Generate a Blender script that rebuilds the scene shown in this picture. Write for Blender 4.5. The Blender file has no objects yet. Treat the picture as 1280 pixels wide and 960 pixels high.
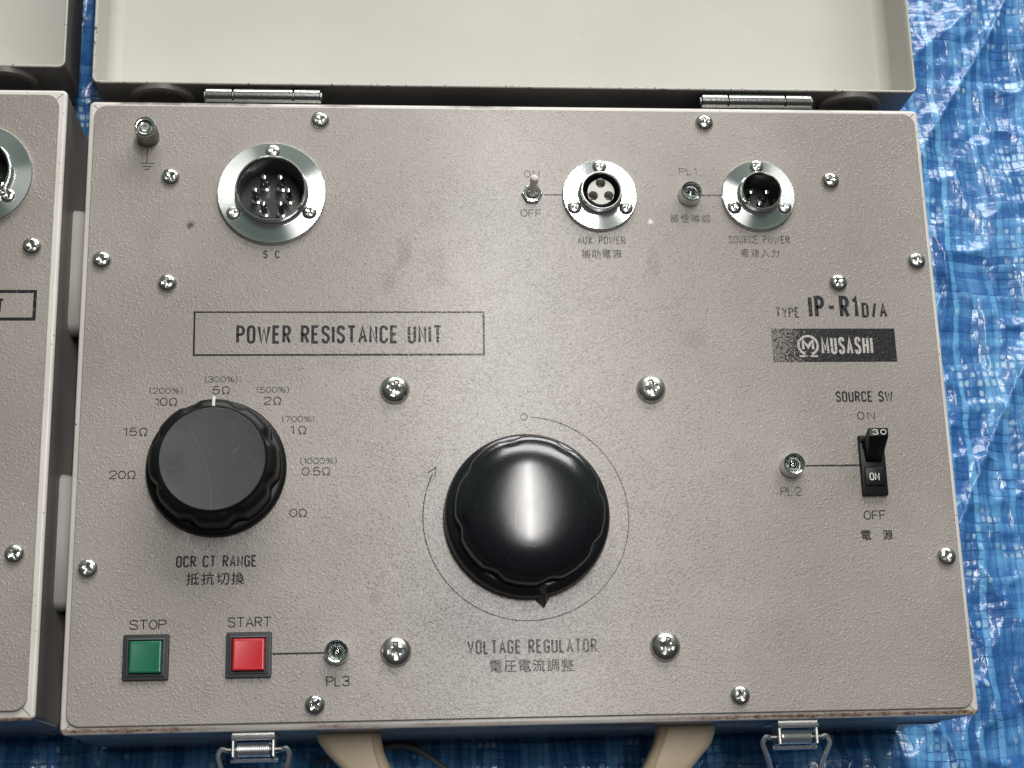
import bpy, bmesh, math, random
import numpy as np
from mathutils import Vector, Matrix
from mathutils.geometry import tessellate_polygon
PI = math.pi
sc = bpy.context.scene
COL = sc.collection
MM = 0.001
OX, OY, OZ = -200.0, 146.0, 112.0        # measured case frame (rim corner = 0,0,0) -> world, in mm

# ------------------------------------------------------------------ camera
cd = bpy.data.cameras.new('camera'); cam = bpy.data.objects.new('camera', cd); COL.objects.link(cam)
RT = Matrix(((0.99632239, 0.0038912, -0.08559527), (-0.02662063, 0.96358967, -0.26605693), (0.08144344, 0.26735707, 0.96014955)))
cam.matrix_world = Matrix.Translation(((133.868 + OX) * MM, (-332.139 + OY) * MM, (696.456 + OZ) * MM)) @ RT.to_4x4()
cd.sensor_width = 36.0; cd.lens = 55.628; cd.clip_start = 0.01; cd.clip_end = 60
sc.camera = cam

# ------------------------------------------------------------------ light
sc.view_settings.view_transform = 'Standard'; sc.view_settings.look = 'None'
sc.view_settings.exposure = -0.08; sc.view_settings.gamma = 1.0
w = bpy.data.worlds.new('World'); sc.world = w; w.use_nodes = True
nt = w.node_tree; nt.nodes.clear()
wo = nt.nodes.new('ShaderNodeOutputWorld'); bg = nt.nodes.new('ShaderNodeBackground')
tc = nt.nodes.new('ShaderNodeTexCoord'); sx = nt.nodes.new('ShaderNodeSeparateXYZ')
nt.links.new(tc.outputs['Generated'], sx.inputs[0])
def wstep(src, lo, hi):
    m = nt.nodes.new('ShaderNodeMapRange'); m.interpolation_type = 'SMOOTHSTEP'; nt.links.new(src, m.inputs[0]); m.inputs[1].default_value = lo; m.inputs[2].default_value = hi; return m.outputs[0]
def wmix(fac, a, b):
    m = nt.nodes.new('ShaderNodeMix'); m.data_type = 'RGBA'; nt.links.new(fac, m.inputs[0])
    for k_, q_ in ((6, a), (7, b)):
        if isinstance(q_, tuple): m.inputs[k_].default_value = q_
        else: nt.links.new(q_, m.inputs[k_])
    return m.outputs[2]
# the shelter: dim roof above, dark side behind the viewer, grass and trees outside the open side
low = wmix(wstep(sx.outputs['Y'], -0.05, 0.45), (0.045, 0.041, 0.040, 1), (0.13, 0.19, 0.135, 1))
roof = wmix(wstep(sx.outputs['Y'], -0.25, 0.25), (0.060, 0.062, 0.072, 1), (0.100, 0.135, 0.116, 1))
env = wmix(wstep(sx.outputs['Z'], 0.50, 0.78), low, roof)
nt.links.new(env, bg.inputs[0]); nt.links.new(bg.outputs[0], wo.inputs[0])
bg.inputs[1].default_value = 1.0

def area(name, loc, target, sx_, sy_, watts, col, spin=0.0):
    l = bpy.data.lights.new(name, 'AREA'); l.shape = 'RECTANGLE'; l.size = sx_; l.size_y = sy_; l.energy = watts; l.color = col
    o = bpy.data.objects.new(name, l); COL.objects.link(o); o.location = loc
    d = Vector(target) - Vector(loc)
    o.rotation_euler = d.to_track_quat('-Z', 'Y').to_euler()
    o.rotation_euler.rotate_axis('Z', spin)
    return o
# a long tube lamp overhead, its length along the case's short side
area('ceiling_tube', ((350 + OX) * MM, (320 + OY) * MM, 1.91), ((350 + OX) * MM, (320 + OY) * MM, 0), 0.060, 1.15, 18.0, (1.0, 0.98, 0.955))
# the bright open side of the shelter, beyond the lids
area('open_side', (0.50, 2.3, 1.45), (0, 0, 0.1), 2.5, 0.85, 70, (1.0, 0.985, 0.97))

# ------------------------------------------------------------------ node helper
class Mat:
    def __init__(s, name):
        s.m = bpy.data.materials.new(name); s.m.use_nodes = True; s.t = s.m.node_tree
        s.b = s.t.nodes['Principled BSDF']; s.c = s.t.nodes.new('ShaderNodeTexCoord').outputs['Object']
        sp = s.t.nodes.new('ShaderNodeSeparateXYZ'); s.t.links.new(s.c, sp.inputs[0]); s.x, s.y, s.z = sp.outputs
    def n(s, kind, **k):
        nd = s.t.nodes.new(kind)
        for a, v in k.items(): setattr(nd, a, v)
        return nd
    def put(s, sock, v):
        if isinstance(v, bpy.types.NodeSocket): s.t.links.new(v, sock)
        elif v is not None: sock.default_value = v
    def f(s, op, a, b=0.0, c=None, clamp=False):
        nd = s.n('ShaderNodeMath', operation=op); nd.use_clamp = clamp
        s.put(nd.inputs[0], a); s.put(nd.inputs[1], b)
        if c is not None: s.put(nd.inputs[2], c)
        return nd.outputs[0]
    def vec(s, x, y, z=0.0):
        nd = s.n('ShaderNodeCombineXYZ'); s.put(nd.inputs[0], x); s.put(nd.inputs[1], y); s.put(nd.inputs[2], z); return nd.outputs[0]
    def noise(s, scale, detail=2.0, vec=None, rough=0.5, dist=0.0, col=False):
        nd = s.n('ShaderNodeTexNoise'); s.put(nd.inputs['Vector'], vec if vec is not None else s.c)
        nd.inputs['Scale'].default_value = scale; nd.inputs['Detail'].default_value = detail
        nd.inputs['Roughness'].default_value = rough; nd.inputs['Distortion'].default_value = dist
        return nd.outputs['Color' if col else 'Fac']
    def voro(s, scale, vec=None, feature='F1', out='Distance'):
        nd = s.n('ShaderNodeTexVoronoi', feature=feature); s.put(nd.inputs['Vector'], vec if vec is not None else s.c)
        nd.inputs['Scale'].default_value = scale; return nd.outputs[out]
    def step(s, v, lo, hi, a=0.0, b=1.0):
        nd = s.n('ShaderNodeMapRange', interpolation_type='SMOOTHSTEP'); nd.clamp = True
        for i, q in enumerate((v, lo, hi, a, b)): s.put(nd.inputs[i], q)
        return nd.outputs[0]
    def mix(s, fac, a, b, blend='MIX'):
        nd = s.n('ShaderNodeMix', data_type='RGBA', blend_type=blend)
        s.put(nd.inputs[0], fac); s.put(nd.inputs[6], a); s.put(nd.inputs[7], b); return nd.outputs[2]
    def bump(s, h, strength, dist_mm, prev=None):
        nd = s.n('ShaderNodeBump'); s.put(nd.inputs['Strength'], strength); nd.inputs['Distance'].default_value = dist_mm * MM
        s.put(nd.inputs['Height'], h)
        if prev is not None: s.put(nd.inputs['Normal'], prev)
        return nd.outputs[0]
    def set(s, **k):
        names = dict(col='Base Color', rough='Roughness', metal='Metallic', normal='Normal', coat='Coat Weight', coatr='Coat Roughness',
                     aniso='Anisotropic', anisor='Anisotropic Rotation', spec='Specular IOR Level', trans='Transmission Weight', ior='IOR', tangent='Tangent', coatn='Coat Normal')
        for a, v in k.items(): s.put(s.b.inputs[names[a]], v)
        return s.m
def C3(r, g, b): return (r, g, b, 1.0)
def srgb(r, g, b):
    f = lambda c: (c / 255 / 12.92) if c / 255 <= 0.04045 else ((c / 255 + 0.055) / 1.055) ** 2.4
    return (f(r), f(g), f(b), 1.0)

def wrinkle(M):                           # the leathery hammered paint of the panels
    a = M.step(M.noise(820, 1.2, rough=0.5, dist=0.3), 0.50, 0.68)
    b = M.step(M.noise(1400, 1.0, dist=0.3), 0.54, 0.68)
    big = M.step(M.noise(90, 2), 0.35, 0.65, 0.5, 1.1)
    d = M.f('MULTIPLY', M.step(M.voro(480), 0.08, 0.34, 1.0, 0.0), M.step(M.noise(300, 1), 0.48, 0.58))
    return M.f('ADD', M.f('ADD', M.f('MULTIPLY', a, M.f('MULTIPLY', big, 0.75)), M.f('MULTIPLY', b, 0.35)), M.f('MULTIPLY', d, 1.0))
def spot(M, x, y, r, seedscale=300, amt=1.0, sx=1.0):   # a stain with its own place on the case (mm, case frame)
    dx = M.f('MULTIPLY', M.f('SUBTRACT', M.x, (x + OX) * MM), sx); dy = M.f('SUBTRACT', M.y, (y + OY) * MM)
    d = M.f('SQRT', M.f('ADD', M.f('MULTIPLY', dx, dx), M.f('MULTIPLY', dy, dy)))
    d = M.f('ADD', d, M.f('MULTIPLY', M.f('SUBTRACT', M.noise(seedscale, 3), 0.5), r * MM * 1.6))
    return M.f('MULTIPLY', M.step(d, r * MM * 0.35, r * MM, 1.0, 0.0), amt)

def mat_panel():
    M = Mat('panel_paint')
    h = wrinkle(M)
    base = M.mix(M.step(M.noise(9, 3), 0.35, 0.65), srgb(146, 137, 130), srgb(161, 152, 145))
    base = M.mix(M.step(M.noise(34, 4, rough=0.6), 0.52, 0.75, 0, 0.25), base, srgb(128, 118, 112))
    base = M.mix(M.step(M.noise(1000, 1), 0.69, 0.74, 0, 0.35), base, srgb(226, 222, 216))
    base = M.mix(M.step(M.noise(1100, 1, vec=M.vec(M.y, M.x, 3.0)), 0.68, 0.74, 0, 0.4), base, srgb(92, 84, 80))
    for (x, y, r, a, s_) in ((147, -76, 11, 0.40, 2.2), (140, -90, 8, 0.30, 1.8), (163, -84, 12, 0.22, 1.5), (264, -80, 10, 0.26, 2.4),
                             (280, -118, 9, 0.25, 1.2), (232, -262, 10, 0.18, 0.5), (185, -228, 7, 0.25, 0.6), (133, -237, 4, 0.35, 1.0),
                             (170, -250, 12, 0.2, 0.4), (125, -60, 9, 0.25, 1.0)):
        base = M.mix(spot(M, x, y, r, 120, min(0.7, a * 1.1), s_), base, srgb(108, 92, 84))
    base = M.mix(spot(M, 48.7, -62.5, 2.6, 700, 0.95), base, srgb(58, 44, 40))
    for (x, y, r) in ((264, -60, 1.6), (287, -100, 1.6), (176, -254, 1.5), (204, -236, 1.1), (190, -57.5, 1.3), (272, -249, 1.2), (185.5, -255, 1.0), (181, -263, 1.1)):
        base = M.mix(spot(M, x, y, r, 900, 0.9), base, srgb(236, 232, 226))
        return M.set(col=base, rough=0.35, spec=0.65, coat=0.30, coatr=0.22, normal=M.bump(h, 0.9, 0.12))
def mat_ink():
    M = Mat('black_ink'); h = wrinkle(M)
    # scattered wear, plus lamp glare painted as pale print over the middle and upper right
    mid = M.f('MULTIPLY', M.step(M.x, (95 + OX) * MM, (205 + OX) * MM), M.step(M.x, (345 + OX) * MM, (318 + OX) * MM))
    fade = M.f('MULTIPLY', M.step(M.f('ADD', M.noise(1100, 2), M.f('MULTIPLY', mid, 0.25)), 0.63, 0.75), 0.75)
    return M.set(col=M.mix(fade, C3(0.010, 0.010, 0.012), srgb(150, 142, 136)), rough=0.36, spec=0.26, normal=M.bump(h, 0.8, 0.13))
def mat_pale_print():
    M = Mat('pale_print'); h = wrinkle(M)
    fade = M.step(M.noise(1000, 2), 0.58, 0.66, 0, 0.7)
    return M.set(col=M.mix(fade, srgb(188, 182, 178), C3(0.03, 0.03, 0.035)), rough=0.36, normal=M.bump(h, 0.75, 0.17))
def mat_case():
    M = Mat('case_paint')
    base = M.mix(M.step(M.noise(25, 4), 0.35, 0.7), srgb(224, 218, 211), srgb(212, 205, 198))
    chips = M.step(M.noise(420, 3, rough=0.7), 0.655, 0.68)
    chipm = M.step(M.noise(18, 3), 0.46, 0.60)
    base = M.mix(M.f('MULTIPLY', chips, chipm), base, srgb(54, 44, 40))
    # rust worn through along the front lip
    dy = M.f('ABSOLUTE', M.f('SUBTRACT', M.y, (-290.9 + OY) * MM))
    wob = M.f('MULTIPLY', M.f('SUBTRACT', M.noise(160, 4, rough=0.7), 0.5), 2.2 * MM)
    band = M.step(M.f('ADD', dy, wob), 0.35 * MM, 1.25 * MM, 1.0, 0.0)
    along = M.step(M.noise(14, 2, vec=M.vec(M.x, 0.0, 0.0)), 0.42, 0.58)
    ends = M.f('MAXIMUM', M.step(M.x, 0.03, 0.09), M.step(M.x, -0.11, -0.16))
    fac = M.f('MULTIPLY', M.f('MULTIPLY', band, M.step(M.z, 0.108, 0.1105)), M.f('MAXIMUM', M.f('MULTIPLY', along, 0.8), ends))
    rust = M.mix(M.step(M.noise(500, 3), 0.42, 0.62), srgb(168, 132, 108), srgb(72, 46, 36))
    base = M.mix(M.f('MULTIPLY', fac, 0.9), base, rust)
    # bare dark edge at the hinge side of the top lip
    dy2 = M.f('ABSOLUTE', M.f('SUBTRACT', M.y, (-0.9 + OY) * MM))
    m2 = M.f('MULTIPLY', M.step(M.f('ADD', dy2, wob), 0.2 * MM, 0.9 * MM, 1.0, 0.0), M.step(M.noise(24, 2), 0.47, 0.6))
    base = M.mix(M.f('MULTIPLY', m2, 0.8), base, srgb(70, 60, 54))
    return M.set(col=base, rough=0.33, spec=0.5, coat=0.2, coatr=0.2, normal=M.bump(M.noise(500, 2), 0.25, 0.1))
def mat_side():                            # outside walls: darker than the lip, shade of the gaps put into the colour
    M = Mat('side_shaded')
    base = M.mix(M.step(M.noise(20, 4), 0.35, 0.7), srgb(134, 130, 126), srgb(118, 114, 111))
    base = M.mix(M.step(M.noise(300, 3, rough=0.7), 0.68, 0.71, 0, 0.7), base, srgb(48, 42, 40))
    return M.set(col=base, rough=0.33, spec=0.35, normal=M.bump(M.noise(260, 2), 0.25, 0.1))
def mat_lid():
    M = Mat('lid_paint')
    base = M.mix(M.step(M.noise(12, 4), 0.35, 0.7), srgb(197, 194, 186), srgb(190, 187, 179))
    base = M.mix(M.step(M.noise(380, 2), 0.72, 0.76, 0, 0.25), base, srgb(140, 136, 128))
    edge = M.step(M.z, 0.1085, 0.1115)
    chip = M.f('MULTIPLY', M.step(M.noise(480, 3, rough=0.7), 0.59, 0.63), edge)
    base = M.mix(M.f('MULTIPLY', chip, 0.85), base, srgb(70, 56, 48))
    # faint round mark left by a spot weld
    dx = M.f('SUBTRACT', M.x, (204.2 + OX) * MM); dy = M.f('SUBTRACT', M.y, (27.5 + OY) * MM)
    rr = M.f('SQRT', M.f('ADD', M.f('MULTIPLY', dx, dx), M.f('MULTIPLY', dy, dy)))
    ring = M.step(M.f('ABSOLUTE', M.f('SUBTRACT', rr, 5.0 * MM)), 0.0, 0.8 * MM, 1.0, 0.0)
    return M.set(col=base, rough=0.42, normal=M.bump(M.f('ADD', M.f('MULTIPLY', M.noise(420, 2), 0.3), M.f('MULTIPLY', ring, -1.0)), 0.35, 0.12))
def mat_metal(name, col, rough, bump=0.0, scale=900):
    M = Mat(name)
    k = dict(col=col, metal=1.0, rough=rough)
    if name == 'plated_screw':
        q = M.n('ShaderNodeObjectInfo').outputs['Random']
        tar = M.step(M.noise(380, 3, rough=0.7), 0.50, 0.72)
        k['rough'] = M.f('ADD', M.f('ADD', rough - 0.06, M.f('MULTIPLY', q, 0.14)), M.f('MULTIPLY', tar, 0.12))
        k['col'] = M.mix(M.f('MULTIPLY', tar, M.f('ADD', 0.25, M.f('MULTIPLY', q, 0.55))), col, C3(0.30, 0.27, 0.22))
    if bump: k['normal'] = M.bump(M.noise(scale, 3), bump, 0.05)
    return M.set(**k)
def mat_turned():                          # plated flange with turning marks
    M = Mat('turned_chrome')
    tg = M.n('ShaderNodeTangent', direction_type='RADIAL', axis='Z').outputs[0]
    r = M.f('SQRT', M.f('ADD', M.f('MULTIPLY', M.x, M.x), M.f('MULTIPLY', M.y, M.y)))
    g = M.noise(1.0, 3, vec=M.vec(M.f('MULTIPLY', r, 2600.0), M.f('MULTIPLY', M.f('ARCTAN2', M.y, M.x), 1.2), 0.0), rough=0.7)
    sc_ = M.noise(260, 4, rough=0.75)
    nm = M.bump(M.f('ADD', M.f('MULTIPLY', g, 0.6), M.f('MULTIPLY', sc_, 0.9)), 0.10, 0.05)
    col = M.mix(M.step(sc_, 0.60, 0.75, 0, 0.5), C3(0.88, 0.89, 0.88), C3(0.5, 0.51, 0.5))
    return M.set(col=col, metal=1.0, rough=0.17, aniso=0.95, tangent=tg, normal=nm, anisor=0.25)
def mat_plastic(name, col, rough, grain=0.0, scale=1500, coat=0.0, dust=0.0, spec=0.5):
    M = Mat(name)
    c = col
    if dust: c = M.mix(M.step(M.noise(600, 3, rough=0.7), 0.60, 0.75, 0, dust), col, C3(0.22, 0.21, 0.2))
    k = dict(col=c, rough=rough, coat=coat, coatr=0.12, spec=spec)
    if grain: k['normal'] = M.bump(M.noise(scale, 2), grain, 0.06)
    return M.set(**k)
def mat_knob_cap():
    M = Mat('grey_knob_disc')
    # two hair-line scratches and fine handling marks
    x = M.f('ADD', M.x, M.f('MULTIPLY', M.f('MULTIPLY', M.y, M.y), 9.0)); x = M.f('ADD', x, M.f('MULTIPLY', M.y, 0.35))
    s1 = M.step(M.f('ABSOLUTE', M.f('ADD', x, 0.0035)), 0.0, 0.00018, 0.28, 0.0)
    s1 = M.f('MULTIPLY', s1, M.step(M.noise(90, 2), 0.40, 0.55))
    s2 = M.step(M.f('ABSOLUTE', M.f('SUBTRACT', M.f('SUBTRACT', M.y, M.x), -0.0065)), 0.0, 0.0003, 0.6, 0.0)
    s2 = M.f('MULTIPLY', s2, M.step(M.f('ABSOLUTE', M.f('SUBTRACT', M.x, 0.0105)), 0.0008, 0.0015, 1.0, 0.0))
    c = M.mix(M.f('MAXIMUM', s1, s2), M.mix(M.step(M.noise(40, 4), 0.4, 0.7), C3(0.040, 0.040, 0.046), C3(0.052, 0.052, 0.060)), C3(0.25, 0.24, 0.24))
    c = M.mix(M.step(M.noise(900, 2), 0.68, 0.74, 0, 0.3), c, C3(0.15, 0.15, 0.15))
    rr = M.f('SQRT', M.f('ADD', M.f('MULTIPLY', M.x, M.x), M.f('MULTIPLY', M.y, M.y)))
    ring = M.noise(1.0, 2, vec=M.vec(M.f('MULTIPLY', rr, 1500.0), 0.0, 0.0))
    c = M.mix(M.step(M.noise(130, 4, rough=0.7), 0.55, 0.75, 0, 0.25), c, C3(0.10, 0.10, 0.10))
    return M.set(col=c, rough=M.step(M.noise(60, 4), 0.35, 0.7, 0.44, 0.56), spec=0.45, normal=M.bump(M.f('ADD', M.noise(2200, 2), M.f('MULTIPLY', ring, 0.5)), 0.2, 0.05))
def mat_tarp():
    M = Mat('blue_tarpaulin')
    wn = M.n('ShaderNodeSeparateColor'); M.put(wn.inputs[0], M.noise(16, 3, col=True))
    X = M.f('ADD', M.x, M.f('MULTIPLY', M.f('SUBTRACT', wn.outputs[0], 0.5), 0.014))
    Y = M.f('ADD', M.y, M.f('MULTIPLY', M.f('SUBTRACT', wn.outputs[1], 0.5), 0.014))
    wn2 = M.n('ShaderNodeSeparateColor'); M.put(wn2.inputs[0], M.noise(120, 2, col=True))
    X = M.f('ADD', X, M.f('MULTIPLY', M.f('SUBTRACT', wn2.outputs[0], 0.5), 0.0022))
    Y = M.f('ADD', Y, M.f('MULTIPLY', M.f('SUBTRACT', wn2.outputs[1], 0.5), 0.0022))
    u = M.f('MULTIPLY', X, 1 / 0.0037); v = M.f('MULTIPLY', Y, 1 / 0.0046)
    fu = M.f('FRACT', u); fv = M.f('FRACT', v); iu = M.f('FLOOR', u); iv = M.f('FLOOR', v)
    par = M.f('ABSOLUTE', M.f('MODULO', M.f('ADD', iu, iv), 2.0))
    su = M.f('SINE', M.f('MULTIPLY', fu, PI)); sv = M.f('SINE', M.f('MULTIPLY', fv, PI))
    warp = M.f('MULTIPLY', M.f('POWER', su, 0.4), M.f('ADD', M.f('MULTIPLY', sv, 0.45), 0.55))
    weft = M.f('MULTIPLY', M.f('POWER', sv, 0.5), M.f('ADD', M.f('MULTIPLY', su, 0.55), 0.30))
    h = M.f('ADD', M.f('MULTIPLY', par, warp), M.f('MULTIPLY', M.f('SUBTRACT', 1.0, par), weft))
    def wn1(i, seed):
        nd = M.n('ShaderNodeTexWhiteNoise', noise_dimensions='2D'); M.put(nd.inputs[0], M.vec(i, seed)); return nd.outputs[0]
    vs_ = M.noise(1.0, 2, vec=M.vec(M.f('MULTIPLY', X, 210.0), M.f('MULTIPLY', Y, 14.0), 0.0), rough=0.6)
    hs_ = M.noise(1.0, 2, vec=M.vec(M.f('MULTIPLY', X, 12.0), M.f('MULTIPLY', Y, 160.0), 4.0), rough=0.6)
    tone = M.f('ADD', M.f('ADD', M.f('MULTIPLY', vs_, 1.05), M.f('MULTIPLY', hs_, 0.65)), M.f('MULTIPLY', M.f('SUBTRACT', M.noise(40, 3), 0.5), 0.45))
    tone = M.f('ADD', tone, M.f('MULTIPLY', M.f('SUBTRACT', wn1(iu, 1.0), 0.5), 0.6))
    tone = M.f('ADD', tone, M.f('MULTIPLY', M.f('SUBTRACT', wn1(iv, 9.0), 0.5), 0.25))
    col = M.mix(M.step(tone, 0.55, 1.25), C3(0.034, 0.150, 0.43), C3(0.155, 0.45, 0.81))
    brk = M.step(M.noise(70, 3), 0.46, 0.60)
    gv = M.f('MULTIPLY', M.step(M.f('ABSOLUTE', M.f('SUBTRACT', fv, 0.5)), 0.41, 0.48), brk)
    gu = M.f('MULTIPLY', M.step(M.f('ABSOLUTE', M.f('SUBTRACT', fu, 0.5)), 0.30, 0.50), 0.42)
    col = M.mix(M.f('MULTIPLY', M.f('MAXIMUM', gv, gu), 0.85), col, C3(0.016, 0.06, 0.26))
    # milky spots on scattered single tapes
    blob = M.f('MULTIPLY', M.f('MULTIPLY', M.step(M.f('MULTIPLY', su, sv), 0.30, 0.75), M.step(wn1(M.f('ADD', iu, M.f('MULTIPLY', iv, 37.0)), 3.0), 0.50, 0.80)), M.step(M.noise(40, 3), 0.52, 0.62))
    col = M.mix(M.f('MULTIPLY', blob, 0.85), col, C3(0.52, 0.74, 0.90))
    fade = M.f('MULTIPLY', M.step(M.noise(260, 4, rough=0.7, dist=0.5), 0.60, 0.74), M.step(M.noise(30, 2), 0.45, 0.65, 0.0, 0.6))
    col = M.mix(fade, col, C3(0.42, 0.66, 0.86))
    crk = M.noise(170, 3, rough=0.6, dist=1.2)
    crk2 = M.noise(60, 3, rough=0.55, dist=0.8)
    n1 = M.bump(crk2, 0.45, 1.6)
    n2 = M.bump(h, 0.42, 0.40, n1)
    n3 = M.bump(crk, 0.38, 0.5, n2)
    return M.set(col=col, rough=0.30, spec=0.5, normal=n3, coat=0.55, coatr=0.14, coatn=n3)

m_panel = mat_panel(); m_ink = mat_ink(); m_pale = mat_pale_print(); m_case = mat_case(); m_lid = mat_lid(); m_side = mat_side()
m_chrome = mat_metal('chrome', C3(0.80, 0.80, 0.79), 0.12, 0.06, 500)
m_screw = mat_metal('plated_screw', C3(0.70, 0.69, 0.66), 0.24, 0.6, 1100)
m_steel = mat_metal('zinc_steel', C3(0.45, 0.46, 0.43), 0.20, 0.9, 700)
m_dkmetal = mat_metal('dull_nickel', C3(0.33, 0.32, 0.30), 0.38, 0.4, 700)
m_latch = mat_metal('latch_plating', C3(0.85, 0.85, 0.84), 0.36, 0.6, 600)
m_turned = mat_turned()
m_gloss = mat_plastic('gloss_black_bakelite', C3(0.007, 0.007, 0.010), 0.20, 0.55, 1700, 0.15, 0.10, 0.75)
m_black = mat_plastic('black_plastic', C3(0.009, 0.009, 0.010), 0.36, 0.1, 1500, 0.0, 0.12, 0.24)
m_socket = mat_plastic('dark_socket_resin', C3(0.02, 0.02, 0.02), 0.30, 0.1)
m_sleeve = mat_plastic('grey_sleeve', C3(0.06, 0.06, 0.06), 0.35, 0.1)
m_greyins = mat_plastic('grey_insert', srgb(205, 202, 195), 0.3, 0.4, 900, 0.2, 0.25)
m_cap = mat_knob_cap()
m_green = mat_plastic('green_button', srgb(16, 108, 78), 0.32, 0.3, 700, 0.3, 0.25)
m_red = mat_plastic('red_button', srgb(205, 34, 46), 0.30, 0.3, 700, 0.3, 0.10)
m_bezel = mat_plastic('button_bezel', C3(0.075, 0.075, 0.085), 0.42, 0.2)
m_frame = mat_plastic('button_frame', C3(0.02, 0.02, 0.023), 0.4, 0.1)
m_white = mat_plastic('white_marking', srgb(235, 232, 225), 0.5)
m_lever = mat_plastic('ivory_lever', srgb(226, 216, 208), 0.35, 0.2, 900)
m_skid = mat_plastic('pale_rubber', srgb(186, 181, 175), 0.5, 0.4, 300, 0.0, 0.3)
m_foot = mat_plastic('grey_rubber', srgb(110, 106, 102), 0.45, 0.2, 600)
m_handle = mat_plastic('tan_plastic', srgb(214, 194, 164), 0.45, 0.5, 420, 0.0, 0.2)
m_cord = mat_plastic('grey_cord', srgb(120, 118, 118), 0.45, 0.2, 700)
m_seam = mat_plastic('dark_gap', C3(0.02, 0.018, 0.016), 0.8)
m_tarp = mat_tarp()
def mat_glass():
    M = Mat('lamp_glass'); return M.set(col=C3(0.9, 0.95, 0.92), trans=1.0, rough=0.04, ior=1.48)
m_glass = mat_glass()

# ------------------------------------------------------------------ mesh helper (all lengths in mm)
class MB:
    def __init__(s): s.v = []; s.f = []
    def add(s, vs, fs):
        b = len(s.v); s.v += [tuple(q) for q in vs]; s.f += [tuple(i + b for i in f) for f in fs]; return s
    def loops(s, L, close0=False, close1=False, ring=True):
        n = len(L[0]); vs = [p for l in L for p in l]; fs = []
        for k in range(len(L) - 1):
            for i in range(n if ring else n - 1):
                j = (i + 1) % n; fs.append((k * n + i, k * n + j, (k + 1) * n + j, (k + 1) * n + i))
        if close0: fs.append(tuple(reversed(range(n))))
        if close1: fs.append(tuple((len(L) - 1) * n + i for i in range(n)))
        return s.add(vs, fs)
    def lathe(s, prof, c=(0, 0, 0), seg=40, rf=None):
        L = []
        for r, z in prof:
            L.append([(c[0] + (rf(r, z, 2 * PI * i / seg) if rf else r) * math.cos(2 * PI * i / seg),
                       c[1] + (rf(r, z, 2 * PI * i / seg) if rf else r) * math.sin(2 * PI * i / seg), c[2] + z) for i in range(seg)])
        return s.loops(L, prof[0][0] > 0.001 and False, prof[-1][0] > 0.001 and prof[-1][0] < 1e9 and getattr(s, 'cap', False))
    def tube(s, path, r, seg=8, caps=True):
        P = [Vector(p) for p in path]; L = []; up = Vector((0.03, 0.05, 1)).normalized(); prev = None
        for i, p in enumerate(P):
            t = (P[min(i + 1, len(P) - 1)] - P[max(i - 1, 0)]).normalized()
            a = (prev - t * prev.dot(t)) if prev is not None else up.cross(t)
            if a.length < 1e-5: a = Vector((1, 0, 0)).cross(t)
            a.normalize(); prev = a; b = t.cross(a)
            rr = r[i] if isinstance(r, (list, tuple)) else r
            L.append([p + (a * math.cos(2 * PI * k / seg) + b * math.sin(2 * PI * k / seg)) * rr for k in range(seg)])
        return s.loops(L, caps, caps)
    def box(s, x0, x1, y0, y1, z0, z1, b=0.0):
        if b <= 0:
            v = [(x, y, z) for z in (z0, z1) for y in (y0, y1) for x in (x0, x1)]
            return s.add(v, [(0, 2, 3, 1), (4, 5, 7, 6), (0, 1, 5, 4), (2, 6, 7, 3), (0, 4, 6, 2), (1, 3, 7, 5)])
        L = [rrect(x0, x1, y0, y1, b, 3, i, z) for i, z in ((0, z0), (0, z1 - b), (b * 0.3, z1 - b * 0.3), (b, z1))]
        return s.loops(L, True, True)
    def build(s, name, mat, parent=None, loc=(0, 0, 0), smooth=35):
        me = bpy.data.meshes.new(name)
        me.from_pydata([(x * MM, y * MM, z * MM) for x, y, z in s.v], [], s.f); me.validate(); me.update()
        me.materials.append(mat)
        if smooth:
            me.polygons.foreach_set('use_smooth', [True] * len(me.polygons)); me.set_sharp_from_angle(angle=math.radians(smooth))
        return link(name, me, parent, loc)
def link(name, me, parent=None, loc=(0, 0, 0), rz=0.0, label=None):
    o = bpy.data.objects.new(name, me); COL.objects.link(o); o.parent = parent
    o.location = (loc[0] * MM, loc[1] * MM, loc[2] * MM); o.rotation_euler = (0, 0, rz)
    if label: o['label'] = label
    return o
def copy(o, parent, loc, rz=None):
    c = o.copy(); COL.objects.link(c); c.parent = parent; c.location = (loc[0] * MM, loc[1] * MM, loc[2] * MM)
    if rz is not None: c.rotation_euler = (0, 0, rz)
    for ch in list(o.children):
        d = ch.copy(); COL.objects.link(d); d.parent = c
    return c
def rrect(x0, x1, y0, y1, r, n, inset, z):
    x0 += inset; x1 -= inset; y0 += inset; y1 -= inset; r = max(0.02, r - inset)
    out = []
    for cx, cy, a0 in ((x1 - r, y1 - r, 0), (x0 + r, y1 - r, 90), (x0 + r, y0 + r, 180), (x1 - r, y0 + r, 270)):
        for i in range(n + 1):
            a = math.radians(a0 + 90 * i / n); out.append((cx + r * math.cos(a), cy + r * math.sin(a), z))
    return out
def thing(name, label, cat, loc=(0, 0, 0), group=None):
    o = bpy.data.objects.new(name, None); COL.objects.link(o); o.empty_display_size = 0.05
    o.location = (loc[0] * MM, loc[1] * MM, loc[2] * MM); o['label'] = label; o['category'] = cat
    if group: o['group'] = group
    return o

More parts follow.
